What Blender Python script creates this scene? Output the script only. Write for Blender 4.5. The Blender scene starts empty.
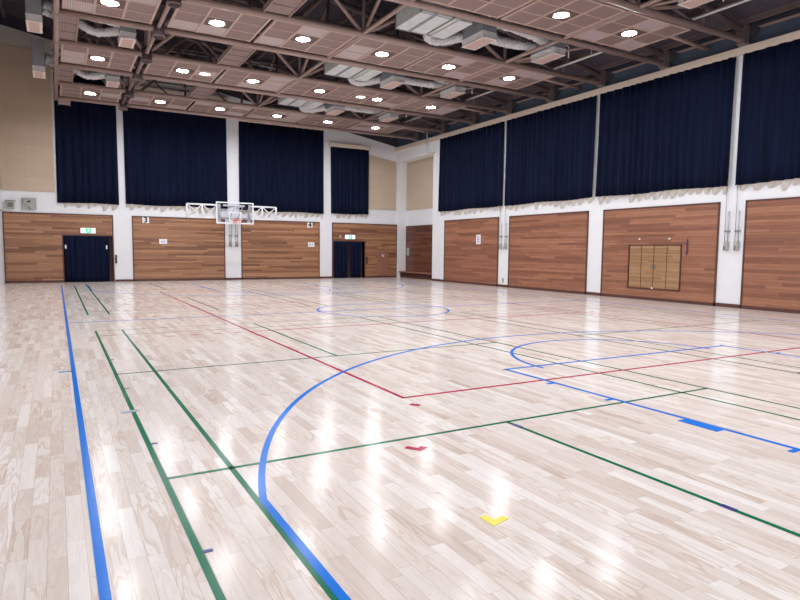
import bpy, math, random
from mathutils import Vector, Matrix
random.seed(7)
S = bpy.context.scene
COL = S.collection
PI = math.pi

# ------------------------------------------------------------------ helpers
def srgb(r, g, b):
    f = lambda c: (c/255/12.92) if c/255 <= .04045 else ((c/255+.055)/1.055)**2.4
    return (f(r), f(g), f(b), 1)

class MB:
    """collects shapes, links them as one mesh object"""
    def __init__(s): s.v = []; s.f = []; s.sm = []
    def add(s, vs, fs, smooth=False):
        n = len(s.v); s.v += [tuple(v) for v in vs]
        for f in fs: s.f.append(tuple(i+n for i in f)); s.sm.append(smooth)
        return s
    def box(s, x0, x1, y0, y1, z0, z1):
        vs = [(x, y, z) for z in (z0, z1) for y in (y0, y1) for x in (x0, x1)]
        return s.add(vs, [(0,2,3,1),(4,5,7,6),(0,1,5,4),(2,6,7,3),(0,4,6,2),(1,3,7,5)])
    def bevbox(s, x0, x1, y0, y1, z0, z1, b=.01):
        vs = []; fs = []
        def ring(i, z, q): return [(x0+q, y0+i, z), (x1-q, y0+i, z), (x1-i, y0+q, z), (x1-i, y1-q, z), (x1-q, y1-i, z), (x0+q, y1-i, z), (x0+i, y1-q, z), (x0+i, y0+q, z)]
        R = [ring(b, z0, 2*b), ring(0, z0+b, b), ring(0, z1-b, b), ring(b, z1, 2*b)]
        for r in R: vs += r
        for k in range(3):
            for i in range(8): fs.append((k*8+i, k*8+(i+1) % 8, k*8+8+(i+1) % 8, k*8+8+i))
        fs.append(tuple(range(7, -1, -1))); fs.append(tuple(range(24, 32)))
        return s.add(vs, fs)
    def tube(s, pts, r, n=10, closed=False, rad=None):
        pts = [Vector(p) for p in pts]; m = len(pts); vs = []; fs = []
        prev = None
        for i, p in enumerate(pts):
            if closed: d = pts[(i+1) % m]-pts[i-1]
            else: d = pts[min(i+1, m-1)]-pts[max(i-1, 0)]
            d.normalize()
            if prev is None:
                a = Vector((0, 0, 1)) if abs(d.z) < .9 else Vector((1, 0, 0))
            else: a = prev
            u = a - d*a.dot(d); u.normalize(); w = d.cross(u); prev = u
            rr = rad[i] if rad else r
            for k in range(n):
                t = 2*PI*k/n; vs.append(p+u*math.cos(t)*rr+w*math.sin(t)*rr)
        for i in range(m if closed else m-1):
            j = (i+1) % m
            for k in range(n): fs.append((i*n+k, i*n+(k+1) % n, j*n+(k+1) % n, j*n+k))
        s.add(vs, fs, True)
        if not closed:
            s.f.append(tuple(len(s.v)-m*n+k for k in range(n-1, -1, -1))); s.sm.append(False)
            s.f.append(tuple(len(s.v)-n+k for k in range(n))); s.sm.append(False)
        return s
    def lathe(s, prof, n=28, c=(0, 0, 0)):
        vs = []; fs = []
        for r, z in prof:
            for k in range(n):
                t = 2*PI*k/n; vs.append((c[0]+r*math.cos(t), c[1]+r*math.sin(t), c[2]+z))
        for i in range(len(prof)-1):
            for k in range(n): fs.append((i*n+k, i*n+(k+1) % n, (i+1)*n+(k+1) % n, (i+1)*n+k))
        return s.add(vs, fs, True)
    def disc(s, r, z, n=28, c=(0, 0)):
        return s.add([(c[0]+r*math.cos(-2*PI*k/n), c[1]+r*math.sin(-2*PI*k/n), z) for k in range(n)], [tuple(range(n))])
    def prism(s, poly, a0, a1, axis):
        """poly in the two other axes (x,z for 'y'; y,z for 'x'; x,y for 'z')"""
        def P(u, w, a): return {'y': (u, a, w), 'x': (a, u, w), 'z': (u, w, a)}[axis]
        n = len(poly); vs = [P(u, w, a0) for u, w in poly]+[P(u, w, a1) for u, w in poly]
        fs = [tuple(range(n)), tuple(range(2*n-1, n-1, -1))]
        fs += [(i, n+i, n+(i+1) % n, (i+1) % n) for i in range(n)]
        return s.add(vs, fs)
    def build(s, name, mat, parent=None, loc=(0, 0, 0)):
        me = bpy.data.meshes.new(name); me.from_pydata(s.v, [], s.f); me.update()
        import bmesh
        bm = bmesh.new(); bm.from_mesh(me); bmesh.ops.recalc_face_normals(bm, faces=bm.faces); bm.to_mesh(me); bm.free()
        for p, q in zip(me.polygons, s.sm): p.use_smooth = q
        me.materials.append(mat)
        o = bpy.data.objects.new(name, me); COL.objects.link(o); o.location = loc
        if parent: o.parent = parent
        return o

def tag(o, label, cat, group=None, kind=None):
    if label: o['label'] = label
    if cat: o['category'] = cat
    if group: o['group'] = group
    if kind: o['kind'] = kind
    return o
def thing(name, label, cat, loc=(0, 0, 0), group=None, rz=0):
    o = bpy.data.objects.new(name, None); COL.objects.link(o); o.location = loc; o.rotation_euler = (0, 0, rz)
    o.empty_display_size = .1
    return tag(o, label, cat, group)
def copy_tree(o, parent=None):
    c = o.copy(); COL.objects.link(c)
    if parent: c.parent = parent
    for ch in [k for k in S.objects if k.parent == o]: copy_tree(ch, c)
    return c
def kids(o): return [k for k in S.objects if k.parent == o]
def struct(o): o['kind'] = 'structure'; return o
ORD = ['first', 'second', 'third', 'fourth', 'fifth', 'sixth', 'seventh', 'eighth', 'ninth', 'tenth',
       'eleventh', 'twelfth', 'thirteenth', 'fourteenth', 'fifteenth', 'sixteenth', 'seventeenth', 'eighteenth']

# ------------------------------------------------------------------ materials
def mat(name, col, rough=.5, metal=0, spec=.5, emit=None, es=0, alpha=None):
    m = bpy.data.materials.new(name); m.use_nodes = True
    b = m.node_tree.nodes['Principled BSDF']
    b.inputs['Base Color'].default_value = col; b.inputs['Roughness'].default_value = rough
    b.inputs['Metallic'].default_value = metal; b.inputs['Specular IOR Level'].default_value = spec
    if emit: b.inputs['Emission Color'].default_value = emit; b.inputs['Emission Strength'].default_value = es
    return m
class NT:
    def __init__(s, m): s.t = m.node_tree; s.n = s.t.nodes; s.b = s.n['Principled BSDF']
    def link(s, a, b): s.t.links.new(a, b)
    def node(s, ty, **k):
        n = s.n.new(ty)
        for a, v in k.items(): setattr(n, a, v)
        return n
    def math(s, op, a, b=None, c=None):
        n = s.node('ShaderNodeMath', operation=op)
        for i, q in enumerate((a, b, c)):
            if q is None: continue
            if isinstance(q, (int, float)): n.inputs[i].default_value = q
            else: s.link(q, n.inputs[i])
        return n.outputs[0]
    def comb(s, x, y, z):
        n = s.node('ShaderNodeCombineXYZ')
        for i, q in enumerate((x, y, z)):
            if isinstance(q, (int, float)): n.inputs[i].default_value = q
            else: s.link(q, n.inputs[i])
        return n.outputs[0]
    def noise(s, vec, scale, detail=3, rough=.5, dist=0):
        n = s.node('ShaderNodeTexNoise'); n.inputs['Scale'].default_value = scale; n.inputs['Detail'].default_value = detail
        n.inputs['Roughness'].default_value = rough; n.inputs['Distortion'].default_value = dist
        s.link(vec, n.inputs['Vector']); return n.outputs['Fac']
    def white(s, vec):
        n = s.node('ShaderNodeTexWhiteNoise', noise_dimensions='3D'); s.link(vec, n.inputs['Vector']); return n.outputs['Value']
    def ramp(s, fac, stops, interp='LINEAR'):
        n = s.node('ShaderNodeValToRGB'); e = n.color_ramp.elements; n.color_ramp.interpolation = interp
        while len(e) < len(stops): e.new(.5)
        for k, (p, c) in zip(e, stops): k.position = p; k.color = c
        s.link(fac, n.inputs['Fac']); return n.outputs['Color']
    def mix(s, fac, a, b, mode='MIX'):
        n = s.node('ShaderNodeMix', data_type='RGBA', blend_type=mode)
        for q, i in ((fac, 0), (a, 6), (b, 7)):
            if isinstance(q, (int, float)): n.inputs[i].default_value = q
            elif isinstance(q, tuple): n.inputs[i].default_value = q
            else: s.link(q, n.inputs[i])
        return n.outputs[2]
    def world(s):
        g = s.node('ShaderNodeNewGeometry'); x = s.node('ShaderNodeSeparateXYZ'); s.link(g.outputs['Position'], x.inputs[0])
        return x.outputs
    def bump(s, h, strength, dist=.01):
        n = s.node('ShaderNodeBump'); n.inputs['Strength'].default_value = strength; n.inputs['Distance'].default_value = dist
        s.link(h, n.inputs['Height']); s.link(n.outputs[0], s.b.inputs['Normal'])

def plank_cells(t, across, along, w, lmin, lvar):
    row = t.math('FLOOR', t.math('DIVIDE', across, w))
    r1 = t.white(t.comb(row, 3.7, 1.1)); r2 = t.white(t.comb(row, 9.2, 5.3))
    L = t.math('MULTIPLY_ADD', r1, lvar, lmin)
    q = t.math('DIVIDE', t.math('MULTIPLY_ADD', r2, 7.0, along), L)
    cl = t.math('FLOOR', q)
    cell = t.white(t.comb(row, cl, 2.2)); cell2 = t.white(t.comb(row, cl, 8.4))
    fa = t.math('FRACT', t.math('DIVIDE', across, w)); fl = t.math('MULTIPLY', t.math('FRACT', q), L)
    ea = t.math('MULTIPLY', t.math('MINIMUM', fa, t.math('SUBTRACT', 1, fa)), w)
    el = t.math('MINIMUM', fl, t.math('SUBTRACT', L, fl))
    return cell, cell2, t.math('MINIMUM', ea, el), row, fl, fa

def floor_mat():
    m = mat('maple_floor', srgb(226, 214, 204), .13); t = NT(m); x, y, z = t.world()
    cell, cell2, edge, row, fl, fa = plank_cells(t, x, y, .09, .42, .5)
    base = t.ramp(cell, [(0, srgb(214, 199, 188)), (.2, srgb(226, 214, 206)), (.7, srgb(233, 224, 217)), (1, srgb(240, 234, 230))])
    # grain: stretched along the boards, shifted per board
    gv = t.comb(t.math('MULTIPLY_ADD', cell2, 37.0, t.math('MULTIPLY', x, 9.0)), t.math('MULTIPLY_ADD', cell, 13.0, t.math('MULTIPLY', y, 1.3)), cell)
    g = t.noise(gv, 1.5, 2, .5, 1.0)
    rings = t.math('FRACT', t.math('MULTIPLY', g, 3.6))
    rl = t.ramp(rings, [(0, (1, 1, 1, 1)), (.5, (.97, .955, .94, 1)), (.82, (.76, .64, .55, 1)), (.95, (.78, .67, .58, 1)), (1, (.98, .97, .96, 1))])
    str_ = t.math('MULTIPLY', t.ramp(cell2, [(.25, (.2,)*3+(1,)), (.7, (.6,)*3+(1,)), (.9, (1,)*3+(1,))]), .68)
    c = t.mix(str_, base, t.mix(1.0, base, rl, 'MULTIPLY'))
    fine = t.noise(t.comb(t.math('MULTIPLY', x, 120.0), t.math('MULTIPLY', y, 5.0), 0.0), 1.0, 3, .6)
    c = t.mix(1.0, c, t.ramp(fine, [(.25, (.90, .89, .88, 1)), (.7, (1.0, 1.0, 1.0, 1))]), 'MULTIPLY')
    big = t.noise(t.comb(x, y, 0.0), .55, 3)
    c = t.mix(1.0, c, t.ramp(big, [(.3, (.965, .95, .945, 1)), (.7, (1, 1, 1, 1))]), 'MULTIPLY')
    seam = t.math('LESS_THAN', edge, .0011)
    c = t.mix(t.math('MULTIPLY', seam, .5), c, srgb(140, 112, 96))
    # nail dots
    dn = t.math('SUBTRACT', t.math('FRACT', t.math('DIVIDE', y, .303)), .5)
    d2 = t.math('ADD', t.math('POWER', t.math('MULTIPLY', dn, .303), 2), t.math('POWER', t.math('MULTIPLY', t.math('SUBTRACT', fa, .25), .09), 2))
    c = t.mix(t.math('MULTIPLY', t.math('LESS_THAN', d2, 8e-6), .55), c, srgb(120, 92, 80))
    t.link(c, t.b.inputs['Base Color'])
    rg = t.math('MULTIPLY_ADD', t.noise(t.comb(x, y, 0.0), 3.0, 3), .10, .11)
    t.link(rg, t.b.inputs['Roughness']); t.b.inputs['Specular IOR Level'].default_value = .09
    h = t.math('ADD', t.math('MULTIPLY', t.noise(t.comb(t.math('MULTIPLY', x, 9), t.math('MULTIPLY', y, 2.2), cell), 1.0, 1), 1.0), t.math('MULTIPLY', cell, .35))
    t.bump(h, .05, .02)
    return m

def plank_wall_mat(name, axis, cols, w=.105, rough=.34):
    m = mat(name, cols[1], rough); t = NT(m); x, y, z = t.world(); a = x if axis == 'x' else y
    cell, cell2, edge, row, fl, fa = plank_cells(t, z, a, w, 1.2, 2.4)
    base = t.ramp(cell, [(0, cols[0]), (.45, cols[1]), (1, cols[2])])
    g = t.noise(t.comb(t.math('MULTIPLY_ADD', cell2, 30.0, t.math('MULTIPLY', a, 1.1)), t.math('MULTIPLY', z, 26.0), cell), 1.5, 4, .6, .8)
    c = t.mix(1.0, base, t.ramp(g, [(.3, (.74, .69, .66, 1)), (.62, (1, 1, 1, 1)), (.85, (1.0, 1.0, 1.0, 1))]), 'MULTIPLY')
    c = t.mix(t.math('MULTIPLY', t.math('LESS_THAN', edge, .003), .55), c, srgb(60, 35, 28))
    sc = t.noise(t.comb(t.math('MULTIPLY', a, 2.2), t.math('MULTIPLY', z, 9.0), 0.3), 1.3, 5, .75)
    low = t.math('MULTIPLY', t.math('GREATER_THAN', sc, .62), t.ramp(z, [(.12, (1, 1, 1, 1)), (.5, (0, 0, 0, 1))]))
    c = t.mix(t.math('MULTIPLY', low, .3), c, srgb(205, 170, 155))
    t.link(c, t.b.inputs['Base Color'])
    return m

def paint_mat(name, col, rough=.6, var=.04, scale=3):
    m = mat(name, col, rough); t = NT(m); x, y, z = t.world()
    n = t.noise(t.comb(x, y, z), scale, 4, .6); k = 1-var*2
    t.link(t.mix(1.0, col, t.ramp(n, [(.3, (k, k, k, 1)), (.7, (1, 1, 1, 1))]), 'MULTIPLY'), t.b.inputs['Base Color'])
    return m

def acoustic_mat(axis):
    m = mat('beige_acoustic_board', srgb(214, 189, 158), .85); t = NT(m); x, y, z = t.world(); a = x if axis == 'x' else y
    def cell(u, w): f = t.math('FRACT', t.math('DIVIDE', u, w)); return t.math('MULTIPLY', t.math('MINIMUM', f, t.math('SUBTRACT', 1, f)), w)
    e = t.math('MINIMUM', cell(a, .91), cell(z, .455))
    c = t.mix(t.math('MULTIPLY', t.math('LESS_THAN', e, .012), .35), srgb(208, 189, 168), srgb(226, 208, 188))
    w = t.white(t.comb(t.math('FLOOR', t.math('DIVIDE', a, .91)), t.math('FLOOR', t.math('DIVIDE', z, .455)), 1.0))
    c = t.mix(1.0, c, t.ramp(w, [(0, (.94, .93, .92, 1)), (1, (1, 1, 1, 1))]), 'MULTIPLY')
    n = t.noise(t.comb(x, y, z), 60, 2); c = t.mix(1.0, c, t.ramp(n, [(.3, (.9, .9, .89, 1)), (.7, (1, 1, 1, 1))]), 'MULTIPLY')
    t.link(c, t.b.inputs['Base Color']); return m

def panel_mat(name, col, mode):
    m = mat(name, col, .55); t = NT(m); x, y, z = t.world()
    if mode == 'rib':
        f = t.math('FRACT', t.math('DIVIDE', x, .055)); k = t.math('LESS_THAN', f, .32)
    else:
        fx = t.math('SUBTRACT', t.math('FRACT', t.math('DIVIDE', x, .05)), .5); fy = t.math('SUBTRACT', t.math('FRACT', t.math('DIVIDE', y, .05)), .5)
        k = t.math('LESS_THAN', t.math('ADD', t.math('MULTIPLY', fx, fx), t.math('MULTIPLY', fy, fy)), .06)
    c = t.mix(t.math('MULTIPLY', k, .55), col, (col[0]*.35, col[1]*.33, col[2]*.35, 1))
    t.link(c, t.b.inputs['Base Color']); return m

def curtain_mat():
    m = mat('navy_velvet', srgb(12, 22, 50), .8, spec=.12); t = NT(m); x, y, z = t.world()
    n = t.noise(t.comb(t.math('MULTIPLY', x, 6), t.math('MULTIPLY', y, 6), t.math('MULTIPLY', z, .5)), 1.2, 3)  # upright noise: soft shading of the folds, painted into the cloth colour
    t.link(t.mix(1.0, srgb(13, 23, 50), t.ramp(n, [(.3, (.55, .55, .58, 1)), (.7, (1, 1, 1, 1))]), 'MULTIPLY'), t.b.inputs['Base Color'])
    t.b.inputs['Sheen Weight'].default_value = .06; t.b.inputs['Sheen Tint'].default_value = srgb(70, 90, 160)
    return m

def foil_mat():
    m = mat('crinkled_foil', srgb(244, 245, 248), .35, .5); t = NT(m); x, y, z = t.world()
    t.bump(t.noise(t.comb(x, y, z), 14, 3, .8), 1.0, .09); return m
def galv_mat():
    m = mat('galvanised_sheet', srgb(178, 184, 186), .45, .1); t = NT(m); x, y, z = t.world()
    n = t.noise(t.comb(x, y, z), 5, 4); t.link(t.mix(1.0, srgb(224, 229, 230), t.ramp(n, [(.3, (.8, .82, .83, 1)), (.7, (1, 1, 1, 1))]), 'MULTIPLY'), t.b.inputs['Base Color'])
    return m

M = dict(
    floor=floor_mat(),
    wood_x=plank_wall_mat('mahogany_boards_end_wall', 'x', (srgb(128, 86, 64), srgb(160, 114, 84), srgb(186, 140, 104)), w=.088),
    wood_y=plank_wall_mat('mahogany_boards_side_wall', 'y', (srgb(134, 88, 68), srgb(156, 104, 80), srgb(174, 122, 94)), w=.088, rough=.45),
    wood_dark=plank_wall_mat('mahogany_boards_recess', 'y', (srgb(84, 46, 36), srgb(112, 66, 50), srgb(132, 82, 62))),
    frame=paint_mat('dark_stained_frame', srgb(92, 56, 48), .45),
    hatchwood=plank_wall_mat('light_oak_hatch', 'y', (srgb(158, 120, 84), srgb(172, 133, 95), srgb(184, 148, 110)), w=.06),
    white=paint_mat('white_wall_paint', srgb(238, 240, 243), .55, .02),
    offwhite=paint_mat('grey_gable_paint', srgb(205, 202, 196), .7, .04),
    beige_x=acoustic_mat('x'), beige_y=acoustic_mat('y'),
    cornice=paint_mat('beige_cornice_paint', srgb(226, 210, 194), .6, .03),
    roof=paint_mat('dark_roof_deck', srgb(74, 68, 80), .8, .08),
    dark=paint_mat('dark_gable_lining', srgb(60, 60, 70), .8, .06),
    band=paint_mat('blue_grey_eave_cloth', srgb(70, 84, 104), .8, .08),
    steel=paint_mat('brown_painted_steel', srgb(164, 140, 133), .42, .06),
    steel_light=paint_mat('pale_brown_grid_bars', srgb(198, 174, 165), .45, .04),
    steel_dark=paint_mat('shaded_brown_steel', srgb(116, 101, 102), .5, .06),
    panel_a=panel_mat('brown_ribbed_panel', srgb(152, 130, 126), 'rib'),
    panel_b=panel_mat('pale_ribbed_panel', srgb(198, 184, 184), 'rib'),
    panel_c=panel_mat('brown_dotted_panel', srgb(146, 124, 120), 'dot'),
    panel_d=panel_mat('pale_dotted_panel', srgb(188, 172, 174), 'dot'),
    plate=paint_mat('lamp_plate', srgb(110, 88, 84), .5),
    grille=panel_mat('pink_grille', srgb(206, 178, 170), 'dot'),
    lamp=mat('lamp_glow', (1, 1, 1, 1), .5, emit=(.965, .99, 1.045, 1), es=112),
    lampoff=mat('weak_lamp_glow', srgb(250, 225, 220), .3, emit=(1, .86, .84, 1), es=2.2),
    lampring=mat('lamp_ring', srgb(220, 214, 210), .4),
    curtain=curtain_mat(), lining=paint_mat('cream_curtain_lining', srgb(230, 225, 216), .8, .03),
    foil=foil_mat(), galv=galv_mat(), galv_dark=paint_mat('grey_duct_box', srgb(150, 156, 164), .5, .08),
    pipe=mat('pale_pipe', srgb(214, 214, 212), .4), flange=paint_mat('white_flange', srgb(226, 216, 212), .5),
    blue=mat('blue_line_paint', srgb(0, 112, 212), .2), green=mat('green_line_paint', srgb(12, 108, 76), .2),
    red=mat('red_line_paint', srgb(176, 22, 70), .2), navy=mat('navy_tape', srgb(28, 30, 120), .3), greytape=mat('grey_tape', srgb(150, 158, 172), .3),
    yellow=mat('yellow_tape', srgb(232, 220, 60), .35),
    plastic=mat('white_plastic', srgb(240, 240, 240), .35), black=mat('black_print', srgb(22, 22, 40), .5), blueprint=mat('blue_print', srgb(40, 70, 190), .5),
    metal=mat('brushed_metal', srgb(170, 172, 176), .35, .8), grey=mat('grey_plastic', srgb(176, 176, 170), .5), greyd=mat('dark_grey_plastic', srgb(112, 116, 108), .5),
    exitglow=mat('exit_glow', srgb(245, 250, 250), .4, emit=(.93, 1, .98, 1), es=.32), exitgreen=mat('exit_green', srgb(20, 190, 140), .4, emit=srgb(20, 205, 150), es=.35),
    hydrant=paint_mat('brown_hydrant_door', srgb(156, 108, 86), .45), redlamp=mat('red_lens', srgb(190, 30, 40), .2), purple=mat('purple_cord', srgb(92, 50, 110), .6),
    rim=mat('orange_red_rim', srgb(226, 84, 74), .4), whitesteel=mat('white_steel', srgb(240, 241, 244), .35), net=mat('pale_net_cord', srgb(240, 215, 212), .7),
    door=paint_mat('brown_door', srgb(120, 84, 68), .5), socket=mat('brass_socket', srgb(176, 160, 120), .4),
)
g = bpy.data.materials.new('clear_board'); g.use_nodes = True
b = g.node_tree.nodes['Principled BSDF']; b.inputs['Base Color'].default_value = (.86, .89, .93, 1); b.inputs['Roughness'].default_value = .03
b.inputs['Transmission Weight'].default_value = 1; b.inputs['IOR'].default_value = 1.05
M['glass'] = g
for k in ('blue', 'green', 'red'): M[k].node_tree.nodes['Principled BSDF'].inputs['Specular IOR Level'].default_value = .1

# ------------------------------------------------------------------ dimensions
XR, YF, XL, YB = 17.3, 31.15, -2.0, -2.3
KY = .9886
ZC = 7.62                                   # truss bottom chords
def roofz(x): return 8.07+.172*(17.5-x)
def gablez(x): return 7.5+.175*(17.5-x)

# ------------------------------------------------------------------ setting
struct(MB().box(XL-.3, XR+1.1, YB-.3, YF+.8, -.2, 0).build('floor', M['floor']))
r = MB(); r.prism([(XL-.3, roofz(XL-.3)), (XR+1.1, roofz(XR+1.1)), (XR+1.1, roofz(XR+1.1)+.2), (XL-.3, roofz(XL-.3)+.2)], YB-.3, YF+.8, 'y')
struct(r.build('ceiling', M['roof']))
D1, D4 = (.29, 2.29), (13.38, 15.3)
w = MB()
def seg(x0, x1, z0): w.prism([(x0, z0), (x1, z0), (x1, gablez(x1)), (x0, gablez(x0))], YF, YF+.3, 'y')
seg(XL-.3, D1[0], 0); seg(D1[0], D1[1], 2.14); seg(D1[1], D4[0], 0); seg(D4[0], D4[1], 2.08); seg(D4[1], XR+1.1, 0)
struct(w.build('wall_far', M['white']))
w = MB(); w.prism([(XL-.3, gablez(XL-.3)), (XR+1.1, gablez(XR+1.1)), (XR+1.1, roofz(XR+1.1)), (XL-.3, roofz(XL-.3))], YF+.05, YF+.3, 'y')
struct(w.build('trim_1', M['dark']))
for n, (a, bb) in enumerate((D1, D4)):
    d = MB().box(a-.1, bb+.1, YF+.3, YF+.36, 0, 2.2).build('door_%d' % (n+1), M['door']); struct(d)
# right wall: long run, recess at the far end, lintel beam and corner pillar
w = MB().box(XR, XR+.3, YB-.3, 27.1, 0, 7.42).box(XR+.66, XR+1.0, 27.1, YF, 0, 7.42).box(XR, XR+.66, 27.1, YF, 6.66, 7.42)
w.box(XR+.1, XR+.66, 31.0, YF, 0, 7.42)
struct(w.build('wall_right', M['white']))
struct(MB().box(XR+.05, XR+.3, YB-.3, YF, 7.42, 8.2).build('trim_2', M['band']))
struct(MB().box(XR-.12, XR+.04, YB-.3, YF, 7.25, 7.46).build('trim_3', M['cornice']))
w = MB().box(XL-.3, XL, YB-.3, YF, 0, 11.2)
struct(w.build('wall_left', M['white']))
struct(MB().box(XL, XL+.06, YB, YF, 3.14, 3.95).build('trim_4', M['white']))
struct(MB().box(XL, XL+.02, YB, YF, 3.95, 10.4).build('trim_5', M['beige_y']))
w = MB().prism([(XL-.3, 0), (XR+1.1, 0), (XR+1.1, roofz(XR+1.1)), (XL-.3, roofz(XL-.3))], YB-.3, YB, 'y')
struct(w.build('wall_back', M['white']))
# skirting on the white piers
k = MB()
for a, bb in ((2.36, 3.13), (7.46, 8.26), (12.57, 13.29)): k.box(a, bb, YF-.02, YF, 0, .1)
struct(k.build('baseboard_far', M['frame']))
k = MB()
for a, bb in ((25.92, 27.1), (20.83, 21.56), (15.59, 16.3), (10.38, 11.16), (5.2, 5.91)): k.box(XR-.02, XR, a, bb, 0, .11)
struct(k.build('baseboard_right', M['frame']))
# grey strip of gable above the beige boards
struct(MB().prism([(XL, 10.1), (.12, 10.02), (.12, gablez(.12)), (XL, gablez(XL))], YF-.02, YF, 'y').build('trim_6', M['offwhite']))

# ------------------------------------------------------------------ wood panelling
def wood_panel_far(x0, x1, label, hole=None):
    t = thing('wood_panel', label, 'wall panel', ((x0+x1)/2, YF, 0), 'wooden wall panels')
    c = (x0+x1)/2; a, bb = x0-c, x1-c; H = 3.08; m = MB()
    f = MB().box(a, bb, -.045, 0, H-.05, H)
    if hole:
        h0, h1, hz = hole[0]-c, hole[1]-c, hole[2]
        if h0-a > .1: m.box(a+.04, h0-.04, -.03, 0, .1, H-.05); f.box(a, h0, -.045, 0, 0, .1)
        if bb-h1 > .2: m.box(h1+.04, bb-.04, -.03, 0, .1, H-.05); f.box(h1, bb, -.045, 0, 0, .1)
        m.box(h0-.04, min(h1+.04, bb-.05), -.03, 0, hz+.05, H-.05)
        f.box(h0-.04, h0, -.05, .3, 0, hz); f.box(h1, h1+.04, -.05, .3, 0, hz); f.box(h0-.04, h1+.04, -.05, .3, hz, hz+.05)
    else:
        m.box(a+.04, bb-.04, -.03, 0, .1, H-.05); f.box(a, bb, -.045, 0, 0, .1)
    f.box(a, a+.045, -.045, 0, 0, H); f.box(bb-.045, bb, -.045, 0, 0, H)
    m.build('boarding', M['wood_x'], t); f.build('panel_frame', M['frame'], t)
    return t
wood_panel_far(-1.96, 2.34, 'wooden board panel at the left end of the far wall, around the first dark doorway', (*D1, 2.1))
wood_panel_far(3.14, 7.45, 'wooden board panel on the far wall carrying the number 3 plate')
wood_panel_far(8.27, 12.56, 'wooden board panel on the far wall carrying the number 4 plate')
wood_panel_far(13.3, 17.4, 'wooden board panel in the right corner of the far wall, with brown hydrant door', (*D4, 2.04))
def wood_panel_right(y0, y1, label, z0=0, x=XR, H=3.12, m_='wood_y', hole=None):
    t = thing('wood_panel', label, 'wall panel', (x, (y0+y1)/2, 0), 'wooden wall panels')
    c = (y0+y1)/2; a, bb = y0-c, y1-c
    m = MB()
    if hole:
        h0, h1, q0, q1 = hole[0]-c, hole[1]-c, hole[2], hole[3]
        m.box(-.03, 0, a+.04, h0, z0+.1, H-.05).box(-.03, 0, h1, bb-.04, z0+.1, H-.05).box(-.03, 0, h0, h1, z0+.1, q0).box(-.03, 0, h0, h1, q1, H-.05)
    else: m.box(-.03, 0, a+.04, bb-.04, z0+.1, H-.05)
    f = MB().box(-.045, 0, a, bb, H-.05, H).box(-.045, 0, a, bb, z0, z0+.1).box(-.045, 0, a, a+.045, z0, H).box(-.045, 0, bb-.045, bb, z0, H)
    m.build('boarding', M[m_], t); f.build('panel_frame', M['frame'], t); return t
wood_panel_right(21.81*KY, 26.22*KY, 'wooden board panel on the right wall with a small white notice')
wood_panel_right(16.49*KY, 21.07*KY, 'plain wooden board panel on the right wall, left of the one with the hatch')
HY0, HY1, HZ0, HZ1 = 12.5*KY, 14.57*KY, .37, 1.86
wood_panel_right(11.29*KY, 15.77*KY, 'wooden board panel on the right wall set with a pale folding hatch', hole=(HY0, HY1, HZ0, HZ1))
wood_panel_right(5.98*KY, 10.5*KY, 'wooden board panel at the right edge of the photo, nearest the camera')
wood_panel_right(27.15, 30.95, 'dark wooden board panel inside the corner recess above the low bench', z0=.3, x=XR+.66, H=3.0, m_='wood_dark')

# acoustic boards
def board_far(poly, label):
    cx = sum(p[0] for p in poly)/len(poly)
    o = MB().prism([(x-cx, z) for x, z in poly], -.04, 0, 'y').build('acoustic_board', M['beige_x'], loc=(cx, YF, 0)); tag(o, label, 'wall panel', 'beige acoustic boards')
board_far([(-1.96, 4.0), (.04, 4.0), (.04, 10.0), (-1.96, 10.08)], 'tall beige acoustic board at the left end of the far wall')
board_far([(15.57, 3.91), (17.33, 3.91), (17.33, 6.68), (15.57, 6.94)], 'beige acoustic board on the far wall between small curtain and corner')
o = MB().box(-.04, 0, -1.9, 1.9, 3.9, 6.66).build('acoustic_board', M['beige_y'], loc=(XR+.66, 29.05, 0)); tag(o, 'beige acoustic board inside the corner recess of the right wall', 'wall panel', 'beige acoustic boards')

# ------------------------------------------------------------------ curtains
def pleats(L, amp, seed, step=.035):
    rnd = random.Random(seed); out = []; s = 0
    brk = [0]
    while brk[-1] < L: brk.append(brk[-1]+rnd.uniform(.18, .42))
    k = 0; amps = [amp*rnd.uniform(.55, 1.25) for _ in brk]
    n = int(L/step)
    for i in range(n+1):
        s = L*i/n
        while k < len(brk)-2 and s > brk[k+1]: k += 1
        ph = (s-brk[k])/(brk[k+1]-brk[k])
        out.append((s, amps[k]*(.5-.5*math.cos(2*PI*ph))))
    return out
def drape_mesh(L, z0, z1, amp, seed, thick=.012, bottom=None, taper=0.0, step=.035):
    """local: runs along x from 0 to L, folds towards -y"""
    P = pleats(L, amp, seed, step); m = MB(); rnd = random.Random(seed+5); nz = 9; vs = []; fs = []
    ph = [rnd.uniform(0, 6) for _ in range(3)]
    n = len(P)
    for side in (0, 1):
        for j in range(nz):
            v = j/(nz-1)
            for i, (s, d) in enumerate(P):
                zb = z0+(bottom(s) if bottom else .018*math.sin(s*2.1+ph[0]))
                sw = .03*(1-v)*math.sin(s*1.3+ph[1])
                a = .55+.45*(1-v)
                xs = s+sw+taper*(1-v)*(s/L-.5)
                vs.append((xs, -d*a-(.0 if side else thick), zb+(z1-zb)*v))
    def id(side, j, i): return side*nz*n+j*n+i
    for side in (0, 1):
        for j in range(nz-1):
            for i in range(n-1): fs.append((id(side, j, i), id(side, j, i+1), id(side, j+1, i+1), id(side, j+1, i)))
    for j in range(nz-1):
        for i in (0, n-1): fs.append((id(0, j, i), id(1, j, i), id(1, j+1, i), id(0, j+1, i)))
    for i in range(n-1):
        for j in (0, nz-1): fs.append((id(0, j, i), id(0, j, i+1), id(1, j, i+1), id(1, j, i)))
    m.add(vs, fs, True); return m
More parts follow.
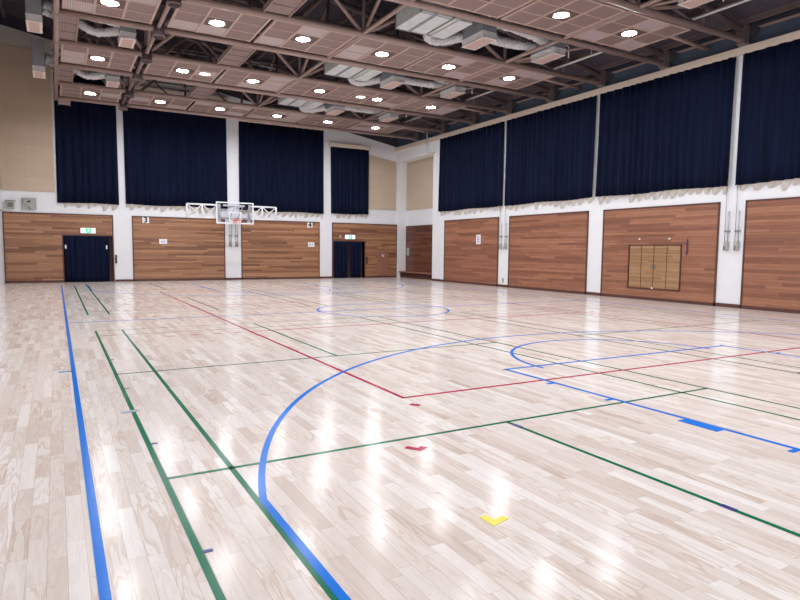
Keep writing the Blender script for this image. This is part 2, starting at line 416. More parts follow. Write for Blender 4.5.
def scallop(seed):
    rnd = random.Random(seed); pts = [(0, rnd.uniform(0, .15))]
    while pts[-1][0] < 8: 
        x = pts[-1][0]; k = rnd.choice((0, 1, 1, 2)); dpt = rnd.uniform(.1, .3)
        if k == 0: pts.append((x+rnd.uniform(.06, .22), .02))
        else: q = rnd.uniform(.12, .3); pts += [(x+.03, .02), (x+.07, dpt), (x+.07+q*.5, dpt*.85), (x+.1+q, .03)]
    def f(s):
        for (a, p), (c, q) in zip(pts, pts[1:]):
            if a <= s <= c: return -(p+(q-p)*(s-a)/(c-a+1e-6))
        return 0
    return f
def curtain(loc, rz, L, z0, z1, label, seed, pelmet=True, lin=True, group='navy window curtains', taper=0):
    t = thing('curtain', label, 'curtain', loc, group, rz)
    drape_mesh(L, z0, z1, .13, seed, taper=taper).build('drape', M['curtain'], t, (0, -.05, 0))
    if lin: drape_mesh(L-.1, z0-.02, z1, .03, seed+50, bottom=scallop(seed), taper=taper, step=.02).build('lining', M['lining'], t, (.05, -.015, 0))
    if pelmet: MB().bevbox(-.1, L+.1, -.2, 0, z1-.02, z1+.2, .012).build('pelmet', M['cornice'], t)
    return t
curtain((.14, YF, 0), 0, 2.44, 3.56, 9.2, 'navy curtain at the left end of the far wall, above the first doorway', 1)
curtain((2.87, YF, 0), 0, 4.7, 3.6, 8.85, 'wide navy curtain above the number 3 panel on the far wall', 2)
curtain((8.2, YF, 0), 0, 4.55, 3.54, 8.0, 'wide navy curtain above the number 4 panel on the far wall', 3)
curtain((13.2, YF, 0), 0, 2.3, 3.57, 7.2, 'small navy curtain with beige pelmet, rightmost on the far wall', 4)
for i, (y0, y1, lb) in enumerate(((21.28, 26.4, 'navy curtain on the right wall, next to the corner recess'),
                                  (16.03, 21.14, 'navy curtain on the right wall, second from the corner recess'),
                                  (10.86, 15.92, 'navy curtain on the right wall above the pale hatch panel'),
                                  (5.6, 10.68, 'navy curtain on the right wall cut by the right photo edge'))):
    curtain((XR, y1, 0), -PI/2, y1-y0, 3.58, 7.25, lb, 11+i, pelmet=False)
# doorway curtains
t = thing('doorway_curtain', 'navy curtain closing the left doorway of the far wall', 'curtain', (.3, YF-.02, 0), 'navy doorway curtains')
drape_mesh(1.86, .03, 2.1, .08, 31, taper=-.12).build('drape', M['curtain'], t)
for x in (.05, 1.7): MB().box(x, x+.055, -.135, -.125, 1.52, 1.68).build('paper_tag', M['plastic'], t)
for i, (x0, L) in enumerate(((13.4, .86), (14.38, .72))):
    t = thing('doorway_curtain', ('left', 'right')[i]+' half of the parted navy curtain in the right doorway of the far wall', 'curtain', (x0, YF-.02, 0), 'navy doorway curtains')
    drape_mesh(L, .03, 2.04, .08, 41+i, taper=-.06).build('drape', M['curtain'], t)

# ------------------------------------------------------------------ small wall things
def text_mesh(name, body, size, material, parent, loc, rot=(PI/2, 0, 0), ext=.003):
    cu = bpy.data.curves.new('lettering', 'FONT'); cu.body = body; cu.size = size; cu.extrude = ext; cu.align_x = 'CENTER'; cu.align_y = 'CENTER'; cu.offset = size*.03
    tmp = bpy.data.objects.new('lettering', cu); COL.objects.link(tmp)
    dg = bpy.context.evaluated_depsgraph_get(); me = bpy.data.meshes.new_from_object(tmp.evaluated_get(dg)); bpy.data.objects.remove(tmp)
    me.materials.clear(); me.materials.append(material)
    o = bpy.data.objects.new(name, me); COL.objects.link(o); o.parent = parent; o.location = loc; o.rotation_euler = rot
    return o
for ch, x, lb in (('3', 3.74, 'white square plate with black number 3 on the far wall'), ('4', 12.0, 'white square plate with black number 4 on the far wall')):
    t = thing('number_plate', lb, 'sign', (x, YF-.03, 2.9), 'court number plates')
    MB().box(-.15, .15, -.012, 0, -.14, .14).build('plate', M['plastic'], t)
    text_mesh('numeral', ch, .36, M['black'], t, (0, -.0135, 0), ext=.002)
for x, z, lb, marks in ((4.5, 1.9, 'small white notice with blue print below the number 3 plate', ((-.09, -.04, -.02, .02), (-.035, -.005, -.01, .01), (.03, .055, -.06, .05), (.055, .085, -.06, -.035))),
                        (12.07, 1.85, 'small white notice with blue print below the number 4 plate', ((-.11, -.03, -.018, .018), (-.09, -.07, -.035, .035), (.03, .11, -.018, .018), (.07, .09, -.035, .035)))):
    t = thing('notice', lb, 'sign', (x, YF-.03, z), 'small white notices')
    MB().box(-.18, .18, -.008, 0, -.12, .12).build('paper', M['plastic'], t)
    m = MB()
    for a, c, d, e in marks: m.box(a, c, -.0105, -.008, d, e)
    m.build('print', M['blueprint'], t)
t = thing('notice', 'upright white notice with blue print on the right wall boards', 'sign', (XR-.03, 23.3*KY, 2.13), 'small white notices')
MB().box(-.008, 0, -.17, .17, -.22, .22).build('paper', M['plastic'], t)
m = MB()
for z in (-.11, 0, .11):
    for y in (-.045, .045): m.box(-.0105, -.008, y-.02, y+.02, z-.04, z+.04)
    m.box(-.0105, -.008, -.07, .07, z-.008, z+.008)
m.build('print', M['blueprint'], t)
def exit_sign(x, z, lb):
    t = thing('exit_sign', lb, 'sign', (x, YF-.03, z), 'lit exit signs')
    MB().bevbox(-.31, .31, -.07, 0, -.125, .125, .01).build('casing', M['plastic'], t)
    MB().box(-.29, .29, -.074, -.07, -.105, .105).build('light_panel', M['exitglow'], t)
    MB().box(-.1, .12, -.077, -.074, -.1, .1).build('green_field', M['exitgreen'], t)
    p = MB().box(-.01, .03, -.08, -.077, .045, .08).prism([(-.03, .04), (.03, .04), (.02, -.02), (-.02, -.02)], -.08, -.077, 'y')
    p.prism([(-.02, -.02), (.0, -.02), (-.05, -.08), (-.07, -.075)], -.08, -.077, 'y').prism([(.0, -.02), (.02, -.02), (.06, -.06), (.05, -.08)], -.08, -.077, 'y').prism([(.03, .035), (.07, 0), (.06, -.012), (.02, .02)], -.08, -.077, 'y')
    p.build('running_figure', M['exitglow'], t)
    a = MB().prism([(.16, 0), (.2, .04), (.2, -.04)], -.077, -.074, 'y').box(.2, .26, -.077, -.074, -.012, .012)
    a.build('arrow', M['exitgreen'], t)
exit_sign(1.29, 2.34, 'lit green and white exit sign above the left doorway')
exit_sign(14.37, 2.3, 'lit green and white exit sign above the right doorway')
tag(MB().bevbox(-.055, .055, -.03, 0, -.09, .09, .008).build('wall_switch', M['grey'], loc=(13.79, YF-.03, 2.32)), 'small grey plate left of the exit sign above the right doorway', 'switch')
t = thing('hydrant_cabinet', 'brown hydrant door with round white lamp in the far wall corner', 'cabinet', (16.48, YF-.03, .14))
MB().bevbox(-.37, .37, -.03, 0, 0, 1.4, .01).build('door', M['hydrant'], t)
MB().tube([(0, -.03, 1.13), (0, -.07, 1.13)], .07, 18).build('lamp_ring', M['plastic'], t)
MB().tube([(0, -.07, 1.13), (0, -.1, 1.13)], .035, 14).build('lamp_lens', M['redlamp'], t)
m = MB()
for x in (-.2, .2): m.tube([(x, -.03, 1.18), (x, -.045, 1.18)], .045, 14)
m.build('call_button', M['greyd'], t); MB().box(-.18, .14, -.034, -.03, .83, .85).build('name_strip', M['greyd'], t)
for x, z, lb in ((2.42, 1.05, 'black handset holder on white pier right of the left doorway'), (15.42, 1.0, 'black handset holder on boards right of the right doorway')):
    tag(MB().bevbox(-.035, .035, -.08, 0, -.2, .2, .015).build('handset_holder', M['black'], loc=(x, (YF if x < 3 else YF-.03)+.004, z)), lb, 'holder', 'black handset holders')
t = thing('loudspeaker', 'small grey wall loudspeaker in the upper left corner of the far wall', 'loudspeaker', (-1.64, YF, 3.22))
MB().bevbox(-.17, .15, -.22, 0, 0, .32, .02).build('cabinet', M['grey'], t); MB().box(-.11, .1, -.225, -.22, .05, .26).build('speaker_cloth', M['greyd'], t); MB().box(-.19, .19, -.24, 0, .32, .335).build('top_bracket', M['greyd'], t)
t = thing('wall_unit', 'pale square wall unit with bent pipe beside the grey loudspeaker', 'wall unit', (-.96, YF, 3.2))
MB().bevbox(-.27, .27, -.06, 0, 0, .5, .015).build('casing', M['grey'], t)
f = MB().box(-.27, .27, -.075, -.06, .46, .5).box(-.27, .27, -.075, -.06, 0, .03).box(-.27, -.24, -.075, -.06, 0, .5).box(.24, .27, -.075, -.06, 0, .5); f.build('rim', M['metal'], t)
MB().tube([(-.05, -.07, .33), (.03, -.09, .36), (.03, -.11, .36)], .03, 10).build('dark_inlet', M['black'], t)
MB().tube([(-.24, -.1, .42), (-.2, -.12, .3), (-.1, -.12, .2), (.0, -.11, .16), (.04, -.1, .02)], .02, 8).build('bent_pipe', M['metal'], t)

# hatch on the right wall: four folding leaves
t = thing('folding_hatch', 'pale wooden four leaf folding hatch low in the right wall', 'hatch', (XR-.03, (HY0+HY1)/2, HZ0))
hw = (HY1-HY0)/2; hh = HZ1-HZ0
MB().box(-.03, .02, -hw, hw, hh-.035, hh).box(-.03, .02, -hw, hw, 0, .035).box(-.03, .02, -hw, -hw+.035, 0, hh).box(-.03, .02, hw-.035, hw, 0, hh).build('hatch_frame', M['frame'], t)
MB().box(.0, .02, -hw+.03, hw-.03, .03, hh-.03).build('back_board', M['frame'], t)
for i in range(4):
    a = -hw+.04+i*(2*hw-.08)/4; q = a+(2*hw-.08)/4-.026
    lf = MB().bevbox(-.025, .0, a, q, .04, hh-.04, .004).build('leaf', M['hatchwood'], t)
    if i in (1, 2):
        y = q-.05 if i == 1 else a+.05
        MB().bevbox(-.04, -.025, y-.03, y+.03, .68, .82, .004).build('pull', M['greyd'], lf)
MB().bevbox(-.05, -.03, -.04, .03, .02, .07, .004).build('catch', M['plastic'], t)
for y, z in ((14.12*KY, 2.05), (12.95*KY, 2.05)):
    tag(MB().tube([(0, 0, 0), (-.04, 0, 0)], .03, 12).build('wall_hook', M['plastic'], loc=(XR-.03, y, z)), 'small white button hook above the %s half of the hatch' % ('left' if y > 13.4 else 'right'), 'hook', 'white hooks above the hatch')
o = MB().tube([(-.03, 0, .24), (-.035, .01, .1), (-.03, -.005, -.06), (-.04, .015, -.25)], .016, 8).build('hanging_cord', M['purple'], loc=(XR-.03, 12.3*KY, 1.78)); tag(o, 'purple cord hanging on boards right of the hatch', 'cord')

# curtain winches with rods
def winch(loc, rz, lb, ztop):
    t = thing('curtain_winch', lb, 'winch', loc, 'curtain winches', rz)     # local: wall behind at +y, box at -y
    MB().bevbox(-.07, .07, -.11, 0, -.14, .12, .02).build('gear_box', M['grey'], t)
    MB().tube([(-.05, -.06, .1), (-.05, -.06, ztop-loc[2])], .011, 8).build('cable_rod', M['metal'], t)
    MB().tube([(.05, -.06, .1), (.05, -.06, 1.0)], .014, 8).build('guide_rod', M['metal'], t)
    MB().box(-.08, .08, -.075, 0, .4, .43).build('rod_clip', M['greyd'], t)
    MB().tube([(0, -.11, -.03), (0, -.15, -.03), (.0, -.15, -.16)], .015, 8).build('crank', M['greyd'], t)
for y, a in ((11.02, 'left'), (10.7, 'right')): winch((XR, y*KY, 1.83), -PI/2, a+' curtain winch on the white pier nearest the camera', 3.75)
for y, a in ((21.62, 'left'), (21.27, 'right')): winch((XR, y*KY, 1.83), -PI/2, a+' curtain winch on the right wall pier beside the notice panel', 3.75)
for x, a in ((7.72, 'left'), (8.03, 'right')): winch((x, YF, 1.83), 0, a+' curtain winch on the far wall pier under the backboard', 2.85)
tag(MB().bevbox(-.02, 0, -.05, .05, 0, .2, .006).build('wall_socket', M['socket'], loc=(XR, 21.45*KY, .2)), 'small brass socket plate low on a right wall pier', 'socket')
tag(MB().bevbox(-.03, 0, -.13, .13, 0, .45, .01).build('door_plate', M['grey'], loc=(XR+.63, 30.7, 1.28)), 'pale lock plate on the dark boards of the corner recess', 'plate')
# bench in the recess
t = thing('low_bench', 'long low dark wooden bench with slatted front in the corner recess', 'bench', (XR+.4, 29.05, 0))
MB().bevbox(-.24, .25, -1.93, 1.93, .3, .37, .012).build('bench_top', M['hydrant'], t)
MB().box(-.14, .25, -1.9, 1.9, 0, .1).build('plinth', M['frame'], t)
MB().box(-.1, .25, -1.9, 1.9, .1, .3).build('carcass', M['black'], t)
m = MB()
for i in range(48): y = -1.88+i*3.76/47; m.box(-.14, -.1, y-.018, y+.018, .1, .3)
m.build('slatted_front', M['frame'], t)
# white pipe from roof to recess lintel
tag(MB().tube([(17.14, 27.5, 8.05), (17.14, 27.5, 6.74), (17.16, 27.46, 6.68), (17.2, 26.95, 6.66), (17.3, 26.95, 6.66)], .035, 10).build('conduit', M['pipe']), 'thin pale conduit dropping from the roof by the corner recess', 'pipe')

# ------------------------------------------------------------------ basketball backboard
t = thing('backboard', 'glass basketball backboard with white lattice wings on the far wall', 'basketball hoop', (7.56, 29.5, 0))
bx, bz0, bz1 = .9, 2.77, 3.81
MB().box(-bx+.04, bx-.04, 0, .012, bz0+.04, bz1-.04).build('glass', M['glass'], t)
f = MB().bevbox(-bx, bx, -.02, .035, bz0, bz0+.07, .01).bevbox(-bx, bx, -.02, .035, bz1-.06, bz1, .01).bevbox(-bx, -bx+.06, -.02, .035, bz0+.06, bz1-.05, .01).bevbox(bx-.06, bx, -.02, .035, bz0+.06, bz1-.05, .01)
f.build('board_frame', M['whitesteel'], t)
q = MB()
for a, c, d, e in ((-.3, .3, 3.29, 3.345), (-.3, .3, 2.9, 2.95), (-.3, -.245, 2.95, 3.29), (.245, .3, 2.95, 3.29)): q.box(a, c, -.012, -.001, d, e)
q.build('target_square', M['whitesteel'], t)
rm = MB().tube([(.225*math.cos(2*PI*i/28), -.38+.225*math.sin(2*PI*i/28), 2.93) for i in range(28)], .011, 8, closed=True).box(-.07, .07, -.17, 0, 2.9, 2.94).box(-.08, .08, -.03, -.006, 2.86, 2.99)
rm = rm.build('rim', M['rim'], t)
n = MB()
for i in range(12):
    for s in (1, -1):
        pts = []
        for j in range(5):
            a = 2*PI*(i+s*j*.5)/12; rr = .222-.1*(j/4)**.7
            pts.append((rr*math.cos(a), -.38+rr*math.sin(a), 2.92-.08*j*.55))
        n.tube(pts, .004, 4)
n.build('net', M['net'], rm)
def wing(s):
    m = MB(); x = [s*.75, s*1.45, s*2.16]; z0, z1 = 3.05, 3.67; y = .4
    for z in (z0, z1): m.tube([(s*.1, y, z), (x[2], y, z)], .042, 8)
    for q in x: m.tube([(q, y, z0), (q, y, z1)], .04, 8)
    for a, c in zip(x, x[1:]): m.tube([(a, y, z0), (c, y, z1)], .022, 6); m.tube([(a, y, z1), (c, y, z0)], .022, 6)
    return m
for s in (-1, 1): wing(s).build('lattice_wing', M['whitesteel'], t)
for s in (-1, 1):
    m = MB().bevbox(s*.72-.05, s*.72+.05, .05, .36, 2.85, 3.72, .01)
    for z in (2.95, 3.62): m.tube([(s*.72, .03, z), (s*.72, .4, z)], .03, 8)
    m.build('board_bracket', M['whitesteel'], t)
    m = MB()
    for z in (3.05, 3.67): m.tube([(s*.2+.3, .4, z), (s*.2+.31, 1.65, z)], .04, 8)
    m.tube([(s*.2+.3, .4, 3.67), (s*.2+.31, 1.65, 3.05)], .022, 8)
    m.build('wall_strut', M['whitesteel'], t)
    MB().bevbox(s*.62-.09, s*.62+.09, .13, .3, 3.5, 3.74, .02).build('spring_unit', M['black'], t)

# ------------------------------------------------------------------ court markings
def strip(m, x0, y0, x1, y1, w, z):
    d = Vector((x1-x0, y1-y0)); d.normalize(); n = Vector((-d.y, d.x))*w/2
    m.prism([(x0-n.x, y0-n.y), (x1-n.x, y1-n.y), (x1+n.x, y1+n.y), (x0+n.x, y0+n.y)], .0001, z, 'z')
def arc(m, cx, cy, r, a0, a1, w, z, n=72):
    vs = []; fs = []
    for i in range(n+1):
        a = a0+(a1-a0)*i/n
        for rr in (r-w/2, r+w/2):
            for zz in (.0001, z): vs.append((cx+rr*math.cos(a), cy+rr*math.sin(a), zz))
    for i in range(n):
        k = i*4; fs += [(k, k+2, k+6, k+4), (k+1, k+5, k+7, k+3), (k, k+4, k+5, k+1), (k+2, k+3, k+7, k+6)]
    m.add(vs, fs)
def line(root, name, mtl, fn):
    m = MB(); fn(m); return m.build(name, mtl, root)
ZB, ZR, ZG = .0024, .0017, .001
t = thing('basketball_court_lines', 'blue painted basketball lines with long left sideline and big arc', 'floor marking')
x0, x1, ya, yb = .145, 15.15, .52, 28.7; cx = 7.63; cy = 14.45
line(t, 'sideline', M['blue'], lambda m: strip(m, x0, ya, x0, 29.0, .05, ZB)); line(t, 'sideline', M['blue'], lambda m: strip(m, x1, ya, x1, yb, .05, ZB))
line(t, 'end_line', M['blue'], lambda m: strip(m, x0, ya, x1, ya, .05, ZB))
line(t, 'centre_line', M['blue'], lambda m: strip(m, x0, cy, x1, cy, .05, ZB))
line(t, 'centre_circle', M['blue'], lambda m: arc(m, 7.6, 14.3, 1.75, 0, 2*PI, .05, ZB, 90))
for near in (True, False):
    def P(y): return y if near else 2*cy-y
    def fa(m):
        c = 2.1; a = math.acos(6.53/6.72); a0, a1 = (a, PI-a) if near else (-a, -PI+a)
        arc(m, cx, P(c), 6.72, a0, a1, .05, ZB, 110); e = c+6.72*math.sin(a)
        strip(m, cx-6.53, P(ya), cx-6.53, P(e), .05, ZB); strip(m, cx+6.53, P(ya), cx+6.53, P(e), .05, ZB)
    line(t, 'three_point_line', M['blue'], fa)
    fy = 6.34
    line(t, 'free_throw_line', M['blue'], lambda m: strip(m, 5.22, P(fy), 10.04, P(fy-.06), .05, ZB))
    line(t, 'free_throw_arc', M['blue'], lambda m: arc(m, 7.63, P(fy-.17), 1.85, 0 if near else 0, PI if near else -PI, .05, ZB))
    for s, xx in ((-1, 5.25), (1, 10.02)):
        def lane(m, s=s, xx=xx):
            strip(m, xx, P(ya), xx, P(fy), .05, ZB)
            for y in (5.4, 4.5, 2.6): strip(m, xx, P(y), xx+s*.13, P(y), .05, ZB+.0003)
            strip(m, xx+s*.07, P(3.22), xx+s*.07, P(3.62), .14, ZB+.0003)
        line(t, 'lane_line', M['blue'], lane)
line(t, 'throw_in_mark', M['blue'], lambda m: strip(m, -.03, 8.78, .14, 8.78, .05, ZB))
t = thing('volleyball_court_lines', 'red painted volleyball lines with a corner in mid floor', 'floor marking')
vx0, vx1, vy0, vy1 = 3.23, 12.1, 5.62, 23.2
for a in (vx0, vx1): line(t, 'sideline', M['red'], lambda m: strip(m, a, 5.58, a, vy1, .05, ZR))
line(t, 'end_line', M['red'], lambda m: strip(m, vx0, 5.6, vx1, 5.53, .05, ZR)); line(t, 'end_line', M['red'], lambda m: strip(m, vx0, vy1, vx1, vy1, .05, ZR))
for y in (11.53, 17.3):
    line(t, 'attack_line', M['red'], lambda m: strip(m, vx0, y, vx1, y, .05, ZR))
    line(t, 'dashed_extension', M['red'], lambda m: [strip(m, a, y, a+.15, y, .05, ZR) for a in (1.7, 2.1, 2.5, 2.9, 12.4, 12.8)])
def badminton(xa, y0, y1, yn, lb):
    t = thing('badminton_court_lines', lb, 'floor marking', group='green badminton courts'); W = 6.06; w = .042
    for a in (0, .46, W-.46, W): line(t, 'sideline', M['green'], lambda m: strip(m, xa+a, y0, xa+a, y1, w, ZG))
    for y in (yn-1.99, yn+1.98): line(t, 'short_service_line', M['green'], lambda m: strip(m, xa, y, xa+W, y, w, ZG))
    for q, p in ((y0, yn-1.99), (yn+1.98, y1-.1)): line(t, 'centre_service_line', M['green'], lambda m: strip(m, xa+W/2, q, xa+W/2, p, w, ZG))
    for y in (y0, y0+.76, y1-.76, y1): line(t, 'back_line', M['green'], lambda m: strip(m, xa, y, xa+W, y, w*.6, ZG))
badminton(.605, -.3, 12.85, 6.34, 'green badminton court nearest the camera on the left half')
badminton(8.62, -.3, 12.85, 6.34, 'green badminton court on the right half, near end')
badminton(.605, 15.95, 29.2, 22.6, 'green badminton court at the far end on the left half')
badminton(8.62, 15.95, 29.2, 22.6, 'green badminton court at the far end on the right half')
def tape_L(name, lb, mt, poly, group=None): tag(MB().prism(poly, .0001, .0034, 'z').build(name, M[mt]), lb, 'tape', group)
def tape(name, lb, mt, segs, group=None):
    m = MB()
    for q in segs: strip(m, *q, .0034)
    tag(m.build(name, M[mt]), lb, 'tape', group)
tape('floor_tape', 'short grey tape across the left green sideline at its net position', 'greytape', [(.5, 6.33, .66, 6.36, .075)])
for y, lb in ((9.46, 'farthest of four small navy ticks on the left green line'), (7.42, 'second farthest of four small navy ticks on the left green line'), (5.2, 'second nearest of four small navy ticks on the left green line'), (3.18, 'nearest of four small navy ticks on the left green line')):
    tape('floor_tape', lb, 'navy', [(.625, y, .675, y, .03)], 'navy floor ticks')
for y, lb in ((4.2, 'small navy tick at the top of the green centre service line'), (2.19, 'small navy tick lower down the green centre service line')):
    tape('floor_tape', lb, 'navy', [(3.635, y-.05, 3.635, y+.05, .045)], 'navy floor ticks')
tape('floor_tape', 'small red tape dash just below the red corner', 'red', [(3.16, 5.33, 3.22, 5.24, .07)])
tape_L('floor_tape', 'small red L-shaped tape below the green cross line', 'red', [(2.4, 4.14), (2.48, 4.02), (2.58, 4.07), (2.55, 4.12), (2.5, 4.09), (2.45, 4.17)])
tape_L('floor_tape', 'small yellow L-shaped tape on bare boards at the bottom', 'yellow', [(2.165, 2.82), (2.17, 2.69), (2.31, 2.725), (2.3, 2.775), (2.225, 2.755), (2.215, 2.83)])

# ------------------------------------------------------------------ roof steel
TY = [8.08, 10.65, 13.22, 15.8, 18.37, 20.92, 23.5, 26.05, 28.62]
XN = [2.65, 7.7, 12.75]; XT = [5.2, 10.22, 15.3]
def topz(x): return 7.84+.172*(17.3-x)
def tube_obj(name, mt, parent, pts, r, n=10): return MB().tube(pts, r, n).build(name, mt, parent)
t0 = thing('roof_truss', '', 'roof truss', (0, TY[0], 0), 'brown steel roof trusses')
tube_obj('bottom_chord', M['steel'], t0, [(.1, 0, ZC), (17.2, 0, ZC)], .085, 14)
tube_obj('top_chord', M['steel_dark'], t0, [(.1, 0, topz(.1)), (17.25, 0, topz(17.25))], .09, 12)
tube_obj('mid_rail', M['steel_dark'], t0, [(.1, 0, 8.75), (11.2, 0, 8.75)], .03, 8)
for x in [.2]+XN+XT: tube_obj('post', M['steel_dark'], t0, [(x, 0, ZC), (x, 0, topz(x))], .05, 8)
for x in XN:
    for q in (x-2.5, x+2.5):
        tube_obj('diagonal', M['steel'], t0, [(x, 0, ZC), (q, 0, topz(q))], .055, 8)
    for q in (x-1.25, x+1.25):
        tube_obj('diagonal', M['steel_dark'], t0, [(q, 0, ZC+(topz(x+(2.5 if q > x else -2.5))-ZC)*.5), (x+(2.5 if q > x else -2.5), 0, ZC)], .035, 8)
MB().box(17.0, 17.25, -.12, .12, 7.5, 8.02).build('end_plate', M['steel_dark'], t0)
MB().bevbox(17.16, 17.34, -.16, .16, 7.46, 7.525, .01).build('bearing_shoe', M['greyd'], t0)
d = MB().lathe([(.14, 0), (.18, 0), (.185, .03), (.165, .05), (.16, .38), (.0, .38)], 24, (2.66, 0, 7.4)); d.lathe([(.14, 0), (.14, .3), (0, .3)], 24, (2.66, 0, 7.4)); d.build('node_drum', M['steel_dark'], t0)
def cnt_label(i, n, what):      # counted from the far wall
    k = n-1-i
    return what % ('nearest the far wall' if k == 0 else ORD[k]+' from the far wall')
for i, y in enumerate(TY):
    o = t0 if i == 0 else copy_tree(t0)
    o.location = (0, y, 0); o['label'] = cnt_label(i, len(TY), 'brown tubular roof truss crossing the hall, %s')
tag(MB().tube([(.2, 7.9, ZC), (.2, 29.0, ZC)], .07, 10).build('edge_tube', M['steel']), 'brown tube running lengthwise along the left ends of the trusses', 'roof tube', 'lengthwise roof tubes')
for x, lb in zip(XN, ('left', 'middle', 'right')):
    tag(MB().tube([(x, 7.9, ZC+.03), (x, 28.8, ZC+.03)], .055, 10).build('tie_tube', M['steel']), 'brown tube tying the trusses lengthwise, %s of three' % lb, 'roof tube', 'lengthwise roof tubes')
gaps = [(8.08, 10.65), (13.22, 15.8), (18.37, 20.92), (23.5, 26.05)]
GN = ['in the nearest open bay', 'in the second nearest open bay', 'in the third nearest open bay', 'in the farthest open bay']
for gi, (a, c) in enumerate(gaps):
    for x, lb in zip(XN[:2], ('left', 'right')):
        tag(MB().tube([(x+.05, c, ZC+.1), (x+.05, a+.1, topz(x)-.15)], .05, 8).build('sway_brace', M['steel']), 'slanting brown brace %s, %s of two' % (GN[gi], lb), 'roof brace', 'slanting roof braces')
    tag(MB().tube([(13.0, c, ZC+.1), (15.25, a, 8.05)], .045, 8).build('wind_brace', M['steel']), 'flat diagonal brown brace right of the ducts %s' % GN[gi], 'roof brace', 'flat roof braces')
    tag(MB().tube([(.4, a+.9, 8.9), (11.5, a+.9, 8.9)], .03, 8).build('sprinkler_pipe', M['steel_dark']), 'thin crosswise sprinkler pipe %s' % GN[gi], 'pipe', 'thin sprinkler pipes')
# right-hand flats under the roof: struts between truss pairs (end of each panel strip)
strips = [(10.65, 13.22), (15.8, 18.37), (20.92, 23.5), (26.05, 28.62)]
SN = ['in the nearest lamp strip', 'in the second nearest lamp strip', 'in the third nearest lamp strip', 'in the farthest lamp strip']
for si, (a, c) in enumerate(strips):
    tag(MB().tube([(15.1, (a+c)/2-.2, 7.78), (17.36, (a+c)/2-.1, 7.72)], .06, 8).build('end_strut', M['steel']), 'short brown strut to the right wall '+SN[si], 'roof brace', 'short end struts')
# purlins along the hall
px = [XL+.4+i*1.16 for i in range(17)]
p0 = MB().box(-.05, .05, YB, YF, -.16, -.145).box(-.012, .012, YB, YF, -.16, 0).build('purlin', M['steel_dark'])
for i, x in enumerate(px):
    o = p0 if i == 0 else p0.copy()
    if i: COL.objects.link(o)
    o.location = (x, 0, roofz(x)-.012); tag(o, 'lengthwise purlin under the dark roof, %s from the right wall' % ORD[16-i], 'purlin', 'roof purlins') if i < 16 else tag(o, 'lengthwise purlin under the dark roof, nearest the right wall', 'purlin', 'roof purlins')
# eave beams with curved haunches
ts = [5.5]+TY
for i, (a, c) in enumerate(zip(ts, ts[1:])):
    a += .1; c -= .1; L = c-a; pts = [(a, 8.02), (a, 7.62)]
    for k in range(7): q = k/6*PI/2; pts.append((a+.3*math.sin(q), 7.62+.28*(1-math.cos(q))))
    for k in range(6, -1, -1): q = k/6*PI/2; pts.append((c-.3*math.sin(q), 7.62+.28*(1-math.cos(q))))
    pts += [(c, 7.62), (c, 8.02)]
    ym = (a+c)/2
    t = thing('eave_beam', cnt_label(i, len(ts)-1, 'brown eave beam with curved ends along the right wall, %s'), 'beam', (17.27, ym, 0), 'eave beams')
    MB().prism([(y-ym, z) for y, z in pts], -.02, .02, 'x').build('web', M['dark'], t)
    MB().box(-.08, .07, a+.3-ym, c-.3-ym, 7.88, 7.905).build('bottom_flange', M['steel'], t)

# ------------------------------------------------------------------ ceiling panel bays + lamps
cells = [(.36, 2.42), (2.88, 5.12), (5.29, 7.6), (7.84, 10.2), (10.36, 12.66), (12.92, 15.22)]
CN = ['leftmost', 'second from the left', 'third from the left', 'third from the right', 'second from the right', 'rightmost']
ZP = 7.66
protos = []
for ci, (a, c) in enumerate(cells):
    W = c-a; D = 2.0; f = MB(); t_ = .03
    for i in range(4):
        x = -W/2+i*W/3; f.box(x-t_, x+t_, -D/2-t_, D/2+t_, -.015, .04)
    for j in range(4):
        y = -D/2+j*D/3; q = .018 if j in (1, 2) else t_
        for i in range(3): f.box(-W/2+i*W/3+t_, -W/2+(i+1)*W/3-t_, y-q, y+q, -.006, .035)
    fr = f.build('grid_frame', M['steel_light']); pm = {}
    for k in 'abcd':
        o = MB().box(-W/6+t_, W/6-t_, -D/6+.018, D/6-.018, .008, .03).build('panel', M['panel_'+k]); pm[k] = o.data; bpy.data.objects.remove(o)
    o = MB().box(-W/6+t_, W/6-t_, -D/6+.018, D/6-.018, .006, .03).build('lamp_plate', M['plate']); pm['l'] = o.data; bpy.data.objects.remove(o)
    protos.append((fr.data, pm)); bpy.data.objects.remove(fr)
lamp_me = {}
o = MB().lathe([(.18, .0), (.205, -.025), (.22, -.025), (.22, .012), (.18, .012)], 32).build('trim_ring', M['lampring']); lamp_me['ring'] = o.data; bpy.data.objects.remove(o)
for k, mt in (('on', 'lamp'), ('off', 'lampoff')):
    o = MB().lathe([(.18, -.004), (.135, -.016), (.07, -.022), (.0, -.024)], 32).build('lamp_glass', M[mt]); lamp_me[k] = o.data; bpy.data.objects.remove(o)
def ceiling_light(x, y, lb, k='on', group='round ceiling lamps'):
    t = thing('ceiling_light', lb, 'ceiling lamp', (x, y, ZP), group)
    for n_, me in (('trim_ring', lamp_me['ring']), ('lamp_glass', lamp_me[k])):
        o = bpy.data.objects.new(n_, me); COL.objects.link(o); o.parent = t
